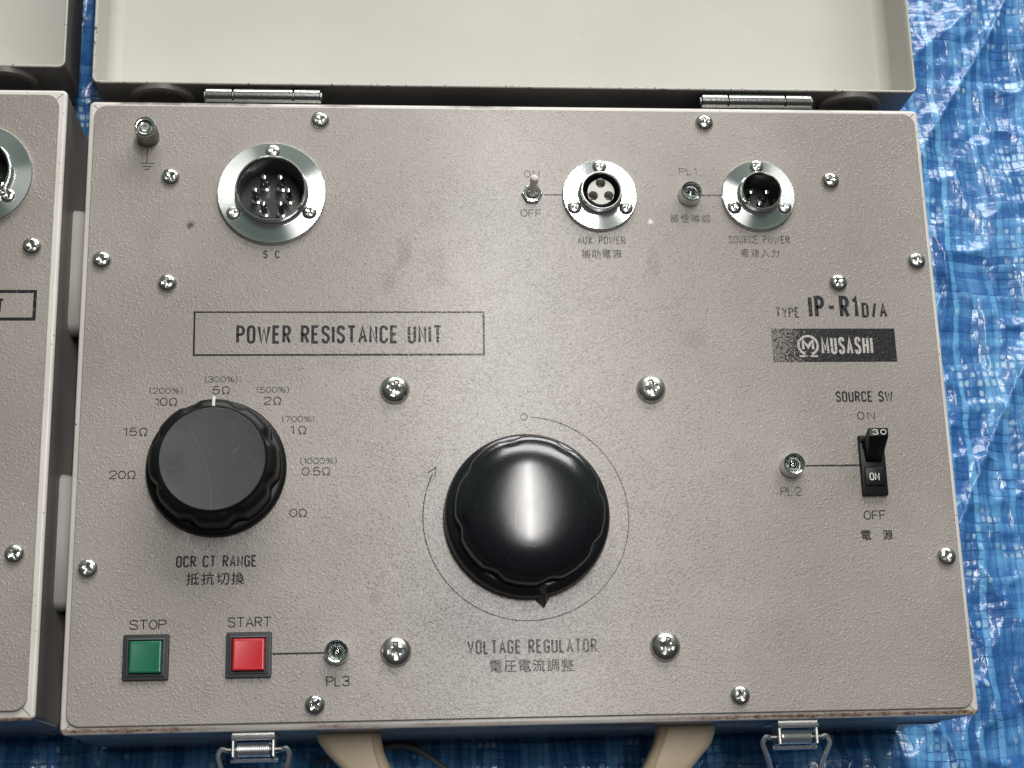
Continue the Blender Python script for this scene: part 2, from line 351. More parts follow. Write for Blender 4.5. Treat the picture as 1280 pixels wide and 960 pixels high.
# ------------------------------------------------------------------ monoline lettering
def arc(cx, cy, rx, ry, a0, a1, n=10):
    return [(cx + rx * math.cos(math.radians(a0 + (a1 - a0) * i / n)), cy + ry * math.sin(math.radians(a0 + (a1 - a0) * i / n))) for i in range(n + 1)]
def cat(pts, closed=False, n=5):
    P = pts; out = []
    for i in range(len(P) - 1):
        p0 = P[max(i - 1, 0)]; p1 = P[i]; p2 = P[i + 1]; p3 = P[min(i + 2, len(P) - 1)]
        for k in range(n):
            t = k / n
            out.append(tuple(0.5 * (2 * p1[d] + (p2[d] - p0[d]) * t + (2 * p0[d] - 5 * p1[d] + 4 * p2[d] - p3[d]) * t * t + (3 * p1[d] - p0[d] - 3 * p2[d] + p3[d]) * t ** 3) for d in (0, 1)))
    return out + [P[-1]]
def glyph(ch, w, R):
    """strokes of one character in a box w wide and 1 high; R = vertical radius of round corners"""
    h = w / 2
    ring = arc(h, 1 - R, h, R, 0, 180) + arc(h, R, h, R, 180, 360) + [(w, 1 - R)]
    if ch in 'O0': return [ring]
    if ch == 'C':
        e = 28 if R > 0.35 else -14
        return [arc(h, 1 - R, h, R, e, 180) + arc(h, R, h, R, 180, 360 - e)]
    if ch == 'G':
        e = 28 if R > 0.35 else -14
        return [arc(h, 1 - R, h, R, e, 180) + arc(h, R, h, R, 180, 330) + [(w, max(R, .3)), (w, .46), (w * .55, .46)]]
    if ch == 'D': return [[(h, 0), (0, 0), (0, 1), (h, 1)] + arc(h, 1 - R, h, R, 80, 0) + arc(h, R, h, R, 0, -90)]
    if ch == 'U': return [[(0, 1), (0, R * .9)] + arc(h, R * .9, h, R * .9, 180, 360) + [(w, 1)]]
    if ch in 'PR':
        L = [[(0, 0), (0, 1), (h, 1)] + arc(h, .75, h, .25, 80, -90) + [(0, .5)]]
        if ch == 'R': L.append([(h * .9, .5), (w, 0)])
        return L
    if ch == 'E': return [[(w, 1), (0, 1), (0, 0), (w, 0)], [(0, .52), (w * .85, .52)]]
    if ch == 'F': return [[(w, 1), (0, 1), (0, 0)], [(0, .5), (w * .85, .5)]]
    if ch == 'H': return [[(0, 0), (0, 1)], [(w, 0), (w, 1)], [(0, .52), (w, .52)]]
    if ch == 'I': return [[(0, 0), (0, 1)]]
    if ch == 'L': return [[(0, 1), (0, 0), (w * .9, 0)]]
    if ch == 'T': return [[(0, 1), (w, 1)], [(h, 1), (h, 0)]]
    if ch == 'N': return [[(0, 0), (0, 1), (w, 0), (w, 1)]]
    if ch == 'M': return [[(0, 0), (0, 1), (h, .25), (w, 1), (w, 0)]]
    if ch == 'A': return [[(0, 0), (h, 1), (w, 0)], [(w * .17, .32), (w * .83, .32)]]
    if ch == 'V': return [[(0, 1), (h, 0), (w, 1)]]
    if ch == 'W': return [[(0, 1), (w * .25, 0), (h, .9), (w * .75, 0), (w, 1)]]
    if ch == 'X': return [[(0, 0), (w, 1)], [(0, 1), (w, 0)]]
    if ch == 'Y': return [[(0, 1), (h, .48), (h, 0)], [(w, 1), (h, .48)]]
    if ch == 'S': return [cat([(w, .78), (w * .86, .94), (h, 1), (w * .12, .93), (0, .77), (w * .12, .62), (h, .52), (w * .88, .41), (w, .24), (w * .88, .07), (h, 0), (w * .12, .06), (0, .22)])]
    if ch == '1': return [[(0, .78), (w, .985), (w, 0)]]
    if ch == '2': return [cat([(0, .75), (w * .12, .93), (h, 1), (w * .9, .93), (w, .75), (w * .85, .52), (w * .3, .2), (0, 0)]) + [(w, 0)]]
    if ch == '3': return [cat([(0, .8), (w * .14, .95), (h, 1), (w * .88, .93), (w * .94, .75), (w * .8, .58), (w * .4, .53), (w * .85, .46), (w, .25), (w * .88, .06), (h, 0), (w * .12, .06), (0, .22)])]
    if ch == '5': return [[(w * .92, 1), (w * .18, 1), (w * .06, .5)] + cat([(w * .06, .5), (h, .62), (w * .9, .53), (w, .32), (w * .87, .07), (h, 0), (w * .1, .06), (0, .22)])[1:]]
    if ch == '7': return [[(0, 1), (w, 1), (w * .35, 0)]]
    if ch == 'Ω': return [[(0, 0), (w * .34, 0)] + arc(h, .55, h * .92, .45, 245, -65, 16) + [(w * .66, 0), (w, 0)]]
    if ch == '%': return [arc(w * .22, .76, w * .2, .22, 0, 360), arc(w * .78, .24, w * .2, .22, 0, 360), [(w * .2, 0), (w * .8, 1)]]
    if ch == '(': return [arc(w * 1.3, .5, w * 1.3, .72, 118, 242)]
    if ch == ')': return [arc(-w * .3, .5, w * 1.3, .72, 62, -62)]
    if ch == '.': return [[(0, 0.0), (0, .17)]]
    if ch == '-': return [[(0, .48), (w * .8, .48)]]
    if ch == '/': return [[(0, -.05), (w, 1.05)]]
    return []
REL = {'I': 0.0, '1': .42, 'M': 1.35, 'W': 1.75, '(': .32, ')': .32, '.': 0.0, '-': 1.0, '%': 1.5, 'Ω': 1.15, ' ': .55, 'L': .9, 'E': .92, 'F': .88, '/': .6, 'T': 1.12, 'A': 1.1, 'V': 1.1, 'Y': 1.1}
def ribbon(mb, pts, sw, z):
    P = [Vector((p[0], p[1])) for p in pts]
    Q = [P[0]]
    for p in P[1:]:
        if (p - Q[-1]).length > 1e-4: Q.append(p)
    P = Q
    if len(P) < 2: return
    closed = (P[0] - P[-1]).length < 1e-3
    n = len(P); A = []; B = []
    for i in range(n):
        d0 = (P[i] - P[i - 1]) if i > 0 else (P[-1] - P[-2] if closed else P[1] - P[0])
        d1 = (P[i + 1] - P[i]) if i < n - 1 else (P[1] - P[0] if closed else P[-1] - P[-2])
        d0 = d0.normalized(); d1 = d1.normalized()
        m = Vector((-(d0.y + d1.y), d0.x + d1.x))
        if m.length < 1e-4: m = Vector((-d1.y, d1.x))
        m.normalize(); k = max(0.62, m.dot(Vector((-d1.y, d1.x))))
        A.append(P[i] + m * sw / 2 / k); B.append(P[i] - m * sw / 2 / k)
    v = [(a.x, a.y, z) for a in A] + [(b.x, b.y, z) for b in B]
    mb.add(v, [(n + i, n + i + 1, i + 1, i) for i in range(n - 1)])
def write(mb, s, x, y, width, h, wch, R, sw, z, gap=1.6):
    """cap-height h text starting at x,y; the tracking is opened or closed so that it is `width` long"""
    unit = wch * h; ws = [REL.get(c, 1.0) * unit for c in s]
    cap = h - sw
    tr = (width - sw - sum(ws)) / max(1, len(s) - 1)
    if len(s) > 1 and tr < gap * sw:
        k_ = (width - sw - (len(s) - 1) * gap * sw) / sum(ws); ws = [q * k_ for q in ws]; tr = gap * sw
    X = x + sw / 2
    for k, c in enumerate(s):
        for j, st in enumerate(glyph(c, max(ws[k], 0.001) / cap, R)):
            ribbon(mb, [(X + p[0] * cap, y + sw / 2 + p[1] * cap) for p in st], sw, z + 0.012 * j)
        X += ws[k] + tr
def cjk(s, x, y, width, h, mat, name, parent, z, track=None):
    """Chinese characters from Blender's built-in face, one flat print"""
    vs = []; fs = []
    n = len(s); pitch = (width - h) / max(1, n - 1)
    for i, c in enumerate(s):
        cu = bpy.data.curves.new('glyph', 'FONT'); cu.body = c; cu.size = 1; cu.offset = 0.0
        ob = bpy.data.objects.new('glyph', cu); COL.objects.link(ob); bpy.context.view_layer.update()
        me = bpy.data.meshes.new_from_object(ob.evaluated_get(bpy.context.evaluated_depsgraph_get()))
        co = [v.co.copy() for v in me.vertices]
        if co:
            x0 = min(v.x for v in co); x1 = max(v.x for v in co); y0 = min(v.y for v in co); y1 = max(v.y for v in co)
            k = h / max(x1 - x0, y1 - y0); b = len(vs)
            vs += [(x + i * pitch + (v.x - x0) * k, y + (v.y - y0) * k, z) for v in co]
            fs += [tuple(b + q for q in p.vertices) for p in me.polygons]
        bpy.data.objects.remove(ob); bpy.data.curves.remove(cu); bpy.data.meshes.remove(me)
    m = MB()
    for k_, (ax_, ay_) in enumerate(((0, 0), (0.13, 0.02), (-0.05, -0.12))): m.add([(p[0] + ax_, p[1] + ay_, p[2] + 0.01 * k_) for p in vs], fs)
    return m.build(name, mat, parent, smooth=0)

# ------------------------------------------------------------------ shared small parts
def screw_mesh(R, H, name='screw'):
    seg, rings = 56, 15; L = []
    al, aw = R * 0.56, R * 0.135
    for k in range(rings + 1):
        r = R * (k / rings); ring = []
        for i in range(seg):
            a = 2 * PI * i / seg; x = r * math.cos(a); y = r * math.sin(a)
            z = H * math.sqrt(max(0.0, 1 - (r / R) ** 2.6)) * 0.9 + 0.1 * H
            taper = aw * (1.35 - 0.35 * r / al)
            if (abs(x) < al and abs(y) < taper) or (abs(y) < al and abs(x) < taper): z -= H * (0.75 - 0.35 * r / al)
            elif r < R * 0.30 and k > 0: z -= H * 0.28 * (1 - r / (R * 0.30))
            ring.append((x, y, z))
        L.append(ring)
    L.append([(R * math.cos(2 * PI * i / seg), R * math.sin(2 * PI * i / seg), 0) for i in range(seg)])
    mb = MB(); mb.loops(L)
    return mb
scr_small = screw_mesh(4.45, 2.5); scr_large = screw_mesh(6.8, 4.0); scr_tiny = screw_mesh(3.35, 1.3)
_cache = {}
def add_screw(kind, parent, loc, rz, name='screw'):
    if kind not in _cache:
        mb = {'s': scr_small, 'l': scr_large, 't': scr_tiny}[kind]
        o = mb.build(name, m_screw, parent, loc, smooth=28); o.rotation_euler = (0, 0, rz); _cache[kind] = o; return o
    o = _cache[kind].copy(); COL.objects.link(o); o.name = name; o.parent = parent
    o.location = (loc[0] * MM, loc[1] * MM, loc[2] * MM); o.rotation_euler = (0, 0, rz); return o
rnd = random.Random(4)

def darken_sides(o, zt, rect=None):
    # outer wall faces (below the lip, facing outward) take the shade-darkened wall colour
    me = o.data; me.materials.append(m_side)
    if rect is None:
        xs = [v.co.x for v in me.vertices]; ys = [v.co.y for v in me.vertices]; rect = (min(xs) / MM, max(xs) / MM, min(ys) / MM, max(ys) / MM)
    for p in me.polygons:
        c = p.center / MM
        if c.z < OZ + zt and (c.x < rect[0] + 1.15 or c.x > rect[1] - 1.15 or c.y < rect[2] + 1.15 or c.y > rect[3] - 1.15 or c.z < OZ - 36.5): p.material_index = 1
def case_body(root, W, H, name='case_body'):
    """steel box: loops from the foot up over the rolled lip, then the mitred flange the panel lies on. Local frame: rim corner at ox,oy"""
    x0, x1, y0, y1 = 0 + OX, W + OX, -H + OY, 0 + OY; Z = OZ
    mb = MB()
    L = [(1.5, -111.6), (0.3, -110.8), (0, -109.5), (0, -58), (-0.6, -57.4), (-0.6, -50), (0, -49.4), (0, -2.6), (0, -1.3), (0.12, -0.75), (0.45, -0.35), (0.9, -0.1), (1.5, 0.0), (1.9, 0.0), (1.9, -1.4)]
    mb.loops([rrect(x0, x1, y0, y1, 2.6, 5, i, z + Z) for i, z in L], True, False)
    a, b, g = 1.9, 14.0, 0.22              # four flange strips, mitred with an open seam
    X0, X1, Y0, Y1 = x0, x1, y0, y1
    def strip(p):
        n = len(p); mb.add([(x, y, Z) for x, y in p] + [(x, y, Z - 1.3) for x, y in p],
                           [tuple(range(n)), tuple(reversed(range(n, 2 * n)))] + [(i, i + n, (i + 1) % n + n, (i + 1) % n) for i in range(n)])
    strip([(X0 + a + g, Y0 + a), (X1 - a - g, Y0 + a), (X1 - b - g, Y0 + b), (X0 + b + g, Y0 + b)])
    strip([(X1 - a, Y0 + a + g), (X1 - a, Y1 - a - g), (X1 - b, Y1 - b - g), (X1 - b, Y0 + b + g)])
    strip([(X1 - a - g, Y1 - a), (X0 + a + g, Y1 - a), (X0 + b + g, Y1 - b), (X1 - b - g, Y1 - b)])
    strip([(X0 + a, Y1 - a - g), (X0 + a, Y0 + a + g), (X0 + b, Y0 + b + g), (X0 + b, Y1 - b - g)])
    body = mb.build(name, m_case, root, smooth=50); darken_sides(body, -1.2)
    s = MB(); s.box(x0 + 1.0, x1 - 1.0, y0 + 1.0, y1 - 1.0, Z - 30, Z - 22)       # dark interior deck, far below the flange
    s.build('inner_deck', m_seam, body)
    return body
def panel_sheet(root, x0, x1, y0, y1, holes, name='front_panel'):
    """rounded sheet 1.5 thick with round holes"""
    bm = bmesh.new()
    outer = rrect(x0 + OX, x1 + OX, y0 + OY, y1 + OY, 5.5, 8, 0, 0)
    loops = [[(p[0], p[1]) for p in outer]]
    for hx, hy, r in holes:
        loops.append([(hx + OX + r * math.cos(2 * PI * i / 40), hy + OY + r * math.sin(2 * PI * i / 40)) for i in range(40)])
    edges = []
    top = OZ + 1.7; bot = OZ + 0.15
    vl = []
    for l in loops:
        vs = [bm.verts.new((x * MM, y * MM, top * MM)) for x, y in l]; vl.append(vs)
        edges += [bm.edges.new((vs[i], vs[(i + 1) % len(vs)])) for i in range(len(vs))]
    bmesh.ops.triangle_fill(bm, use_beauty=True, use_dissolve=False, edges=edges, normal=(0, 0, 1))
    for k, vs in enumerate(vl):
        if k == 0:                        # rolled edge
            mid = rrect(x0 + OX, x1 + OX, y0 + OY, y1 + OY, 5.5, 8, -0.35, 0)
            m1 = [bm.verts.new((p[0] * MM, p[1] * MM, (top - 0.3) * MM)) for p in mid]
            m2 = [bm.verts.new((p[0] * MM, p[1] * MM, bot * MM)) for p in mid]
            for A, B in ((vs, m1), (m1, m2)):
                for i in range(len(A)): j = (i + 1) % len(A); bm.faces.new((A[i], B[i], B[j], A[j]))
        else:
            lo = [bm.verts.new((v.co.x, v.co.y, bot * MM)) for v in vs]
            for i in range(len(vs)): j = (i + 1) % len(vs); bm.faces.new((vs[i], vs[j], lo[j], lo[i]))
    bmesh.ops.recalc_face_normals(bm, faces=bm.faces)
    me = bpy.data.meshes.new(name); bm.to_mesh(me); bm.free(); me.materials.append(m_panel)
    return link(name, me, root)
ZP = OZ + 1.7; ZI = ZP + 0.04              # panel face, print on it
def lid(root, x0, x1, y0, y1, name='lid'):
    x0 += OX; x1 += OX; y0 += OY; y1 += OY
    f = [(1.2 + 7 - 7 * math.cos(a), -29 - 7 * math.sin(a)) for a in [i * PI / 2 / 6 for i in range(7)]]
    L = [(5, -38), (1.2, -37.4), (0.2, -36), (0, -34), (0, -2.2), (0, -0.4), (0.25, 0.0), (1.0, 0.0), (1.25, -0.3), (1.2, -6)] + f
    mb = MB(); mb.loops([rrect(x0, x1, y0, y1, 3.4, 6, i, z + OZ) for i, z in L], True, True)
    o = mb.build(name, m_lid, root, smooth=60); darken_sides(o, -1.2, (x0, x1, y0, y1)); return o
def foot_mesh():
    mb = MB(); mb.lathe([(0.01, 2.4), (9.0, 2.4), (10.5, 2.2), (11.5, 4.4), (14.6, 4.8), (15.6, 4.0), (16.0, 0)], seg=44); mb.v = [(x, y, z * 0.6) for x, y, z in mb.v]
    return mb
def wall_foot(parent, x, y, z):
    o = foot_mesh().build('rubber_foot', m_foot, parent, (x + OX, y + OY, z + OZ)); o.rotation_euler = (PI / 2, 0, 0); return o

def connector(root, name, x, y, R, ri, ring_h, screws, kind, pins, label):
    """round flange, raised shell, cavity through the panel, contacts; the part's own mesh is the flange"""
    t = 2.2
    mb = MB(); mb.lathe([(R, 0), (R, t - 0.4), (R - 0.4, t), (ri + 0.5, t), (ri + 0.5, 0)], seg=96)
    fl = mb.build(name, m_turned, root, (x + OX, y + OY, ZP + 0.02)); fl['label'] = label
    sh = MB()
    wall = 0.9
    sh.lathe([(ri + 0.9, t), (ri + 0.8, t + 0.7), (ri, t + 1.0), (ri, ring_h - 0.3), (ri - 0.25, ring_h), (ri - wall + 0.2, ring_h), (ri - wall, ring_h - 0.3), (ri - wall, -9.5)], seg=72)
    sh.build('shell', m_chrome, fl)
    sl = MB(); sl.lathe([(ri - wall - 0.02, ring_h - 1.2), (ri - wall - 0.25, ring_h - 1.5), (ri - wall - 0.25, -9.4)], seg=72); sl.build('sleeve', m_socket if R < 20 else m_sleeve, fl)
    fl2 = MB(); fl2.lathe([(ri - wall + 0.05, -9.5), (0.01, -9.5)], seg=48); fl2.build('insulator', m_socket, fl)
    for i, (sx_, sy_) in enumerate(screws):
        add_screw('t', fl, (sx_ - x, sy_ - y, t), rnd.uniform(0, 1.5), 'mounting_screw')
    p0 = None
    if kind == 'male':
        for (px, py, pr, top) in pins:
            k = (pr, top)
            if p0 is None:
                mb = MB(); mb.lathe([(pr + 0.9, -9.4), (pr + 0.9, -8.6), (pr, -8.4), (pr, top - pr * 0.6), (pr * 0.75, top - 0.12), (pr * 0.35, top), (0.01, top)], seg=20)
                p0 = mb.build('pin', m_chrome, fl, (px - x, py - y, 0))
            else: copy(p0, fl, (px - x, py - y, 0))
    else:
        # grey insert with three open contact holes
        rr = 6.3; ztop = ring_h - 2.4
        bm = bmesh.new(); edges = []; LL = [[(rr * math.cos(2 * PI * i / 48), rr * math.sin(2 * PI * i / 48)) for i in range(48)]]
        for (px, py, pr, _) in pins: LL.append([(px - x + pr * math.cos(2 * PI * i / 24), py - y + pr * math.sin(2 * PI * i / 24)) for i in range(24)])
        vl = []
        for l in LL:
            vs = [bm.verts.new((a * MM, b * MM, ztop * MM)) for a, b in l]; vl.append(vs); edges += [bm.edges.new((vs[i], vs[(i + 1) % len(vs)])) for i in range(len(vs))]
        bmesh.ops.triangle_fill(bm, use_beauty=True, use_dissolve=False, edges=edges, normal=(0, 0, 1))
        for vs in vl:
            lo = [bm.verts.new((v.co.x, v.co.y, -9.0 * MM)) for v in vs]
            for i in range(len(vs)): j = (i + 1) % len(vs); bm.faces.new((vs[i], vs[j], lo[j], lo[i]))
        bmesh.ops.recalc_face_normals(bm, faces=bm.faces)
        me = bpy.data.meshes.new('contact_insert'); bm.to_mesh(me); bm.free(); me.materials.append(m_greyins); link('contact_insert', me, fl)
        c0 = None
        for (px, py, pr, _) in pins:
            if c0 is None:
                mb = MB(); mb.lathe([(pr * 0.8, -8.9), (pr * 0.8, ztop - 6.5), (pr * 0.45, ztop - 6.5), (pr * 0.45, -8.9)], seg=16); c0 = mb.build('contact', m_dkmetal, fl, (px - x, py - y, 0))
            else: copy(c0, fl, (px - x, py - y, 0))
    return fl
def hinge(root, x0, x1, x2, x3, y):
    k = None
    pl = MB()
    pl.box(x0 + OX, x3 + OX, y - 4.2 + OY, y - 3.2 + OY, OZ - 16, OZ - 1.0); 
    h = pl.build('hinge', m_steel, root, smooth=0)
    for a, b in ((x0, x1), (x1, x2), (x2, x3)):
        a += 0.25; b -= 0.25
        mb = MB(); r = 3.9; zc = OZ - 3.2
        mb.loops([[(xx + OX, y + OY + rr * math.cos(2 * PI * i / 28), zc + rr * math.sin(2 * PI * i / 28)) for i in range(28)] for xx, rr in ((a, r - 0.5), (a + 0.3, r), (b - 0.3, r), (b, r - 0.5))], True, True)
        mb.build('knuckle', m_steel, h, smooth=40)
    mb = MB(); mb.tube([(x0 + OX - 0.5, y + OY, OZ - 3.2), (x3 + OX + 0.5, y + OY, OZ - 3.2)], 2.3, 14); mb.build('hinge_pin', m_dkmetal, h)
    return h
def fluted(R, n, d, ph):
    def f(r, z, a):
        if r < R * 0.55: return r
        return r - d * (max(0.0, math.cos(n * (a - ph))) ** 2.2) * min(1.0, (r - R * 0.55) / (R * 0.3))
    return f

# ================================================================== MAIN CASE
unit = thing('power_resistance_unit', 'open beige instrument case with two black knobs, the larger case in the middle', 'test instrument')
body = case_body(unit, 400.0, 292.4)
SCp = (85.8, -47.3); AUX = (239.9, -47.3); SRC = (316.5, -47.0)
panel = panel_sheet(unit, 3.0, 397.2, -288.9, -3.2, [(SCp[0], SCp[1], 17.4), (AUX[0], AUX[1], 11.0), (SRC[0], SRC[1], 11.0)])
for x, y in ((107.9, -9.5), (292.7, -8.9), (38.9, -39.2), (352.6, -38.6), (39.0, -91.3), (352.2, -90.6), (9.2, -80.2), (391.3, -79.6), (9.1, -222.0), (391.5, -221.7), (107.2, -282.1), (292.4, -281.8)):
    add_screw('s', panel, (x + OX, y + OY, ZP), rnd.uniform(0, 1.55))
for x, y in ((142.3, -142.2), (259.9, -142.5), (142.0, -260.0), (260.3, -259.9)):
    add_screw('l', panel, (x + OX, y + OY, ZP), rnd.choice((0.15, -0.3, 0.05, 0.7)))

connector(unit, 'multipin_connector', SCp[0], SCp[1], 25.2, 16.2, 8.0, [(86.0, -26.6), (68.4, -57.6), (103.3, -57.0)], 'male',
          [(82.0, -39.9, 1.5, 3.6), (89.6, -39.9, 1.5, 3.6), (78.0, -46.2, 1.5, 3.6), (93.2, -46.4, 1.5, 3.6), (81.9, -53.0, 1.5, 3.6), (89.8, -53.0, 1.5, 3.6)],
          'largest round connector with six pins')
connector(unit, 'aux_power_connector', AUX[0], AUX[1], 17.8, 9.7, 8.2, [(240.2, -33.0), (227.5, -53.8), (252.1, -53.9)], 'female',
          [(239.9, -42.9, 2.35, 0), (236.1, -49.3, 2.35, 0), (243.6, -49.3, 2.35, 0)], 'round socket with three contact holes')
connector(unit, 'source_power_connector', SRC[0], SRC[1], 17.8, 9.7, 8.2, [(316.3, -32.3), (304.2, -53.3), (328.6, -53.2)], 'male',
          [(313.0, -45.3, 1.3, 2.4), (320.6, -45.2, 1.3, 2.4), (316.8, -51.2, 1.3, 2.4)], 'round plug with three pins in a dark shell')

# --- print on the panel: condensed gothic, light gothic, CJK
def legend(s, x, y, wd, h, style, mat=None, parent=None, name='printed_legend', z=None):
    mb = MB(); wch, R, sw = {'c': (0.37, 0.19, 0.15), 'b': (0.30, 0.18, 0.165), 'l': (0.80, 0.5, 0.115), 'n': (0.78, 0.5, 0.105), 'm': (0.34, 0.2, 0.14)}[style]
    write(mb, s, x + OX, y + OY, wd, h, wch, R, sw * h, ZI if z is None else z)
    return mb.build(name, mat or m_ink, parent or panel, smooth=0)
for s, x, y, wd, h, st in (
    ('POWER RESISTANCE UNIT', 70.6, -120.2, 93.7, 8.8, 'c'), ('TYPE', 320.9, -107.9, 11.6, 5.3, 'c'), ('IP-R1', 336.9, -108.1, 24.0, 11.2, 'b'), ('D/A', 362.5, -107.8, 12.2, 7.4, 'b'),
    ('SOURCE SW', 346.4, -149.0, 27.3, 5.3, 'c'), ('ON', 355.8, -157.5, 8.5, 3.9, 'l'), ('OFF', 354.8, -204.4, 10.6, 4.3, 'l'),
    ('VOLTAGE REGULATOR', 173.0, -261.9, 57.1, 6.2, 'c'), ('OCR CT RANGE', 46.7, -222.1, 34.9, 5.3, 'c'),
    ('(200%)', 32.8, -143.5, 14.5, 2.8, 'n'), ('10Ω', 35.2, -149.2, 10.1, 3.8, 'l'), ('(300%)', 57.1, -138.3, 14.5, 2.8, 'n'), ('5Ω', 60.4, -143.9, 8.1, 3.8, 'l'),
    ('(500%)', 80.3, -143.3, 14.3, 2.8, 'n'), ('2Ω', 83.4, -148.9, 8.1, 3.8, 'l'), ('(700%)', 91.8, -157.0, 14.4, 2.8, 'n'), ('1Ω', 95.4, -162.5, 7.4, 3.8, 'l'),
    ('(1000%)', 100.1, -176.3, 16.1, 2.8, 'n'), ('0.5Ω', 100.7, -181.6, 12.8, 3.8, 'l'), ('0Ω', 95.5, -200.3, 7.8, 3.8, 'l'), ('15Ω', 21.9, -162.9, 10.7, 3.8, 'l'), ('20Ω', 16.4, -182.4, 11.8, 3.8, 'l'),
    ('STOP', 27.8, -248.7, 15.8, 4.3, 'l'), ('START', 69.6, -248.4, 18.7, 4.5, 'l'), ('PL3', 111.9, -274.4, 10.2, 4.4, 'l'), ('PL2', 317.0, -193.0, 9.9, 4.2, 'l'), ('PL1', 279.0, -36.1, 8.6, 3.7, 'l'),
    ('ON', 204.2, -37.9, 7.6, 3.7, 'l'), ('OFF', 202.0, -57.8, 10.2, 3.7, 'l'), ('AUX. POWER', 228.6, -71.5, 22.8, 4.0, 'c'), ('SOURCE POWER', 300.9, -70.9, 29.6, 4.0, 'c'), ('S C', 82.2, -79.0, 7.4, 3.9, 'c')):
    legend(s, x, y, wd, h, st)
for s, x, y, wd, h in (('電源', 352.9, -213.6, 14.6, 4.5), ('電圧電流調整', 182.7, -269.7, 36.7, 5.4), ('抵抗切換', 51.3, -229.7, 24.9, 5.5), ('補助電源', 230.2, -78.3, 19.0, 4.2),
                       ('電源入力', 306.2, -77.7, 18.9, 4.1), ('極性確認', 273.4, -60.3, 19.3, 4.1)):
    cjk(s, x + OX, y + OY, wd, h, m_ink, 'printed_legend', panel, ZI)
mb = MB()                                   # title frame
for a, b, sw in (((51.2, -105.1), (184.0, -105.1), .75), ((51.6, -125.5), (183.5, -125.5), .9)): ribbon(mb, [(a[0] + OX, a[1] + OY), (b[0] + OX, b[1] + OY)], sw, ZI)
for a, b in (((51.7, -104.8), (51.8, -125.9)), ((183.5, -104.8), (183.3, -125.9))): ribbon(mb, [(a[0] + OX, a[1] + OY), (b[0] + OX, b[1] + OY)], 0.9, ZI + 0.012)
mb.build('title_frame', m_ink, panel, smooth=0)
for a, b in (((213.4, -46.6), (222.4, -46.6)), ((288.3, -46.4), (299.0, -46.4)), ((327.5, -179.0), (355.0, -179.0)), ((88.9, -260.0), (111.5, -260.0))):
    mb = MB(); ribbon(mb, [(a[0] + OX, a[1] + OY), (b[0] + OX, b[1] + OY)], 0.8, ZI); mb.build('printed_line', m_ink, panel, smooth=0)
mb = MB()
for a, b, sw in (((27.8, -24), (27.8, -32.0), .35), ((24.6, -32.1), (31.1, -32.1), .4), ((25.7, -33.7), (30.1, -33.7), .4), ((26.9, -35.2), (28.8, -35.2), .4)):
    ribbon(mb, [(a[0] + OX, a[1] + OY), (b[0] + OX, b[1] + OY)], sw, ZI + (0.012 if sw == .35 else 0))
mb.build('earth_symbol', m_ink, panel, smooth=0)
KX, KY = 200.6, -201.4                      # regulator scale: ring from a small circle round to an arrow head
mb = MB()
ribbon(mb, [(KX + OX + 46.2 * math.sin(math.radians(t)), KY + OY + 46.2 * math.cos(math.radians(t))) for t in range(4, 297, 2)], 0.5, ZI)
ribbon(mb, [(KX + OX + 0.2 + 1.5 * math.cos(math.radians(t)), KY + OY + 46.2 + 1.5 * math.sin(math.radians(t))) for t in range(0, 361, 20)], 0.4, ZI + .012)
ax, ay = KX + OX + 46.2 * math.sin(math.radians(300)), KY + OY + 46.2 * math.cos(math.radians(300))
for s_ in (-1, 1):
    b_ = math.radians(30 + s_ * 24 + 180 + 28)
    ribbon(mb, [(ax, ay), (ax + 4.6 * math.cos(b_), ay + 4.6 * math.sin(b_))], 0.5, ZI + .024 + 0.012 * s_)
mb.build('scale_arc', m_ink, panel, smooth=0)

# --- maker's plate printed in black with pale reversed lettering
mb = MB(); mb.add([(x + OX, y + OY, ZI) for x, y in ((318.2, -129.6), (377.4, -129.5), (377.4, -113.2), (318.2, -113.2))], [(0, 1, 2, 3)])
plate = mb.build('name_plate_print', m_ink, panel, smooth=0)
mb = MB(); lx, ly = 335.3 + OX, -121.4 + OY
ribbon(mb, [(lx + 4.6 * math.cos(math.radians(t)), ly + 4.5 * math.sin(math.radians(t))) for t in range(-70, 251, 8)], 1.1, ZI + 0.05)
ribbon(mb, [(lx - 4.4, ly - 5.3), (lx - 0.9, ly - 5.3)], 0.9, ZI + 0.062); ribbon(mb, [(lx + 0.9, ly - 5.3), (lx + 4.4, ly - 5.3)], 0.9, ZI + 0.062)
ribbon(mb, [(lx - 2.3, ly - 1.9), (lx - 2.3, ly + 2.3), (lx, ly - 0.9), (lx + 2.3, ly + 2.3), (lx + 2.3, ly - 1.9)], 1.35, ZI + 0.07)
mb.build('round_emblem', m_pale, plate, smooth=0)
legend('MUSASHI', 341.6, -125.8, 24.7, 8.5, 'm', m_pale, plate, 'plate_lettering', ZI + 0.05)

# --- earth binding post
mb = MB()
rf = lambda r, z, a: r * (1 + (0.045 if 0.5 < z < 11.5 and r > 4 else 0) * (1 if int(a / (2 * PI) * 72 + 0.5) % 2 else -1))
mb.lathe([(4.2, 0), (4.9, 0.6), (4.9, 11.4), (4.6, 12.3), (4.3, 12.7), (3.5, 12.7), (3.3, 12.2), (3.3, 10.5), (2.5, 10.5), (2.5, 12.0), (2.2, 12.3), (0.9, 12.3), (0.8, 11.4), (0.01, 11.4)], seg=72, rf=rf)
bp = mb.build('binding_post', m_dkmetal, unit, (28.2 + OX, -19.2 + OY, ZP), smooth=30)
mb = MB(); mb.lathe([(4.95, 11.6), (4.95, 12.4), (4.6, 12.85), (4.1, 12.9), (3.6, 12.75), (3.5, 12.4)], seg=48); mb.lathe([(2.55, 12.1), (2.3, 12.55), (1.9, 12.45), (1.7, 12.0)], seg=32); mb.build('plated_rim', m_chrome, bp)

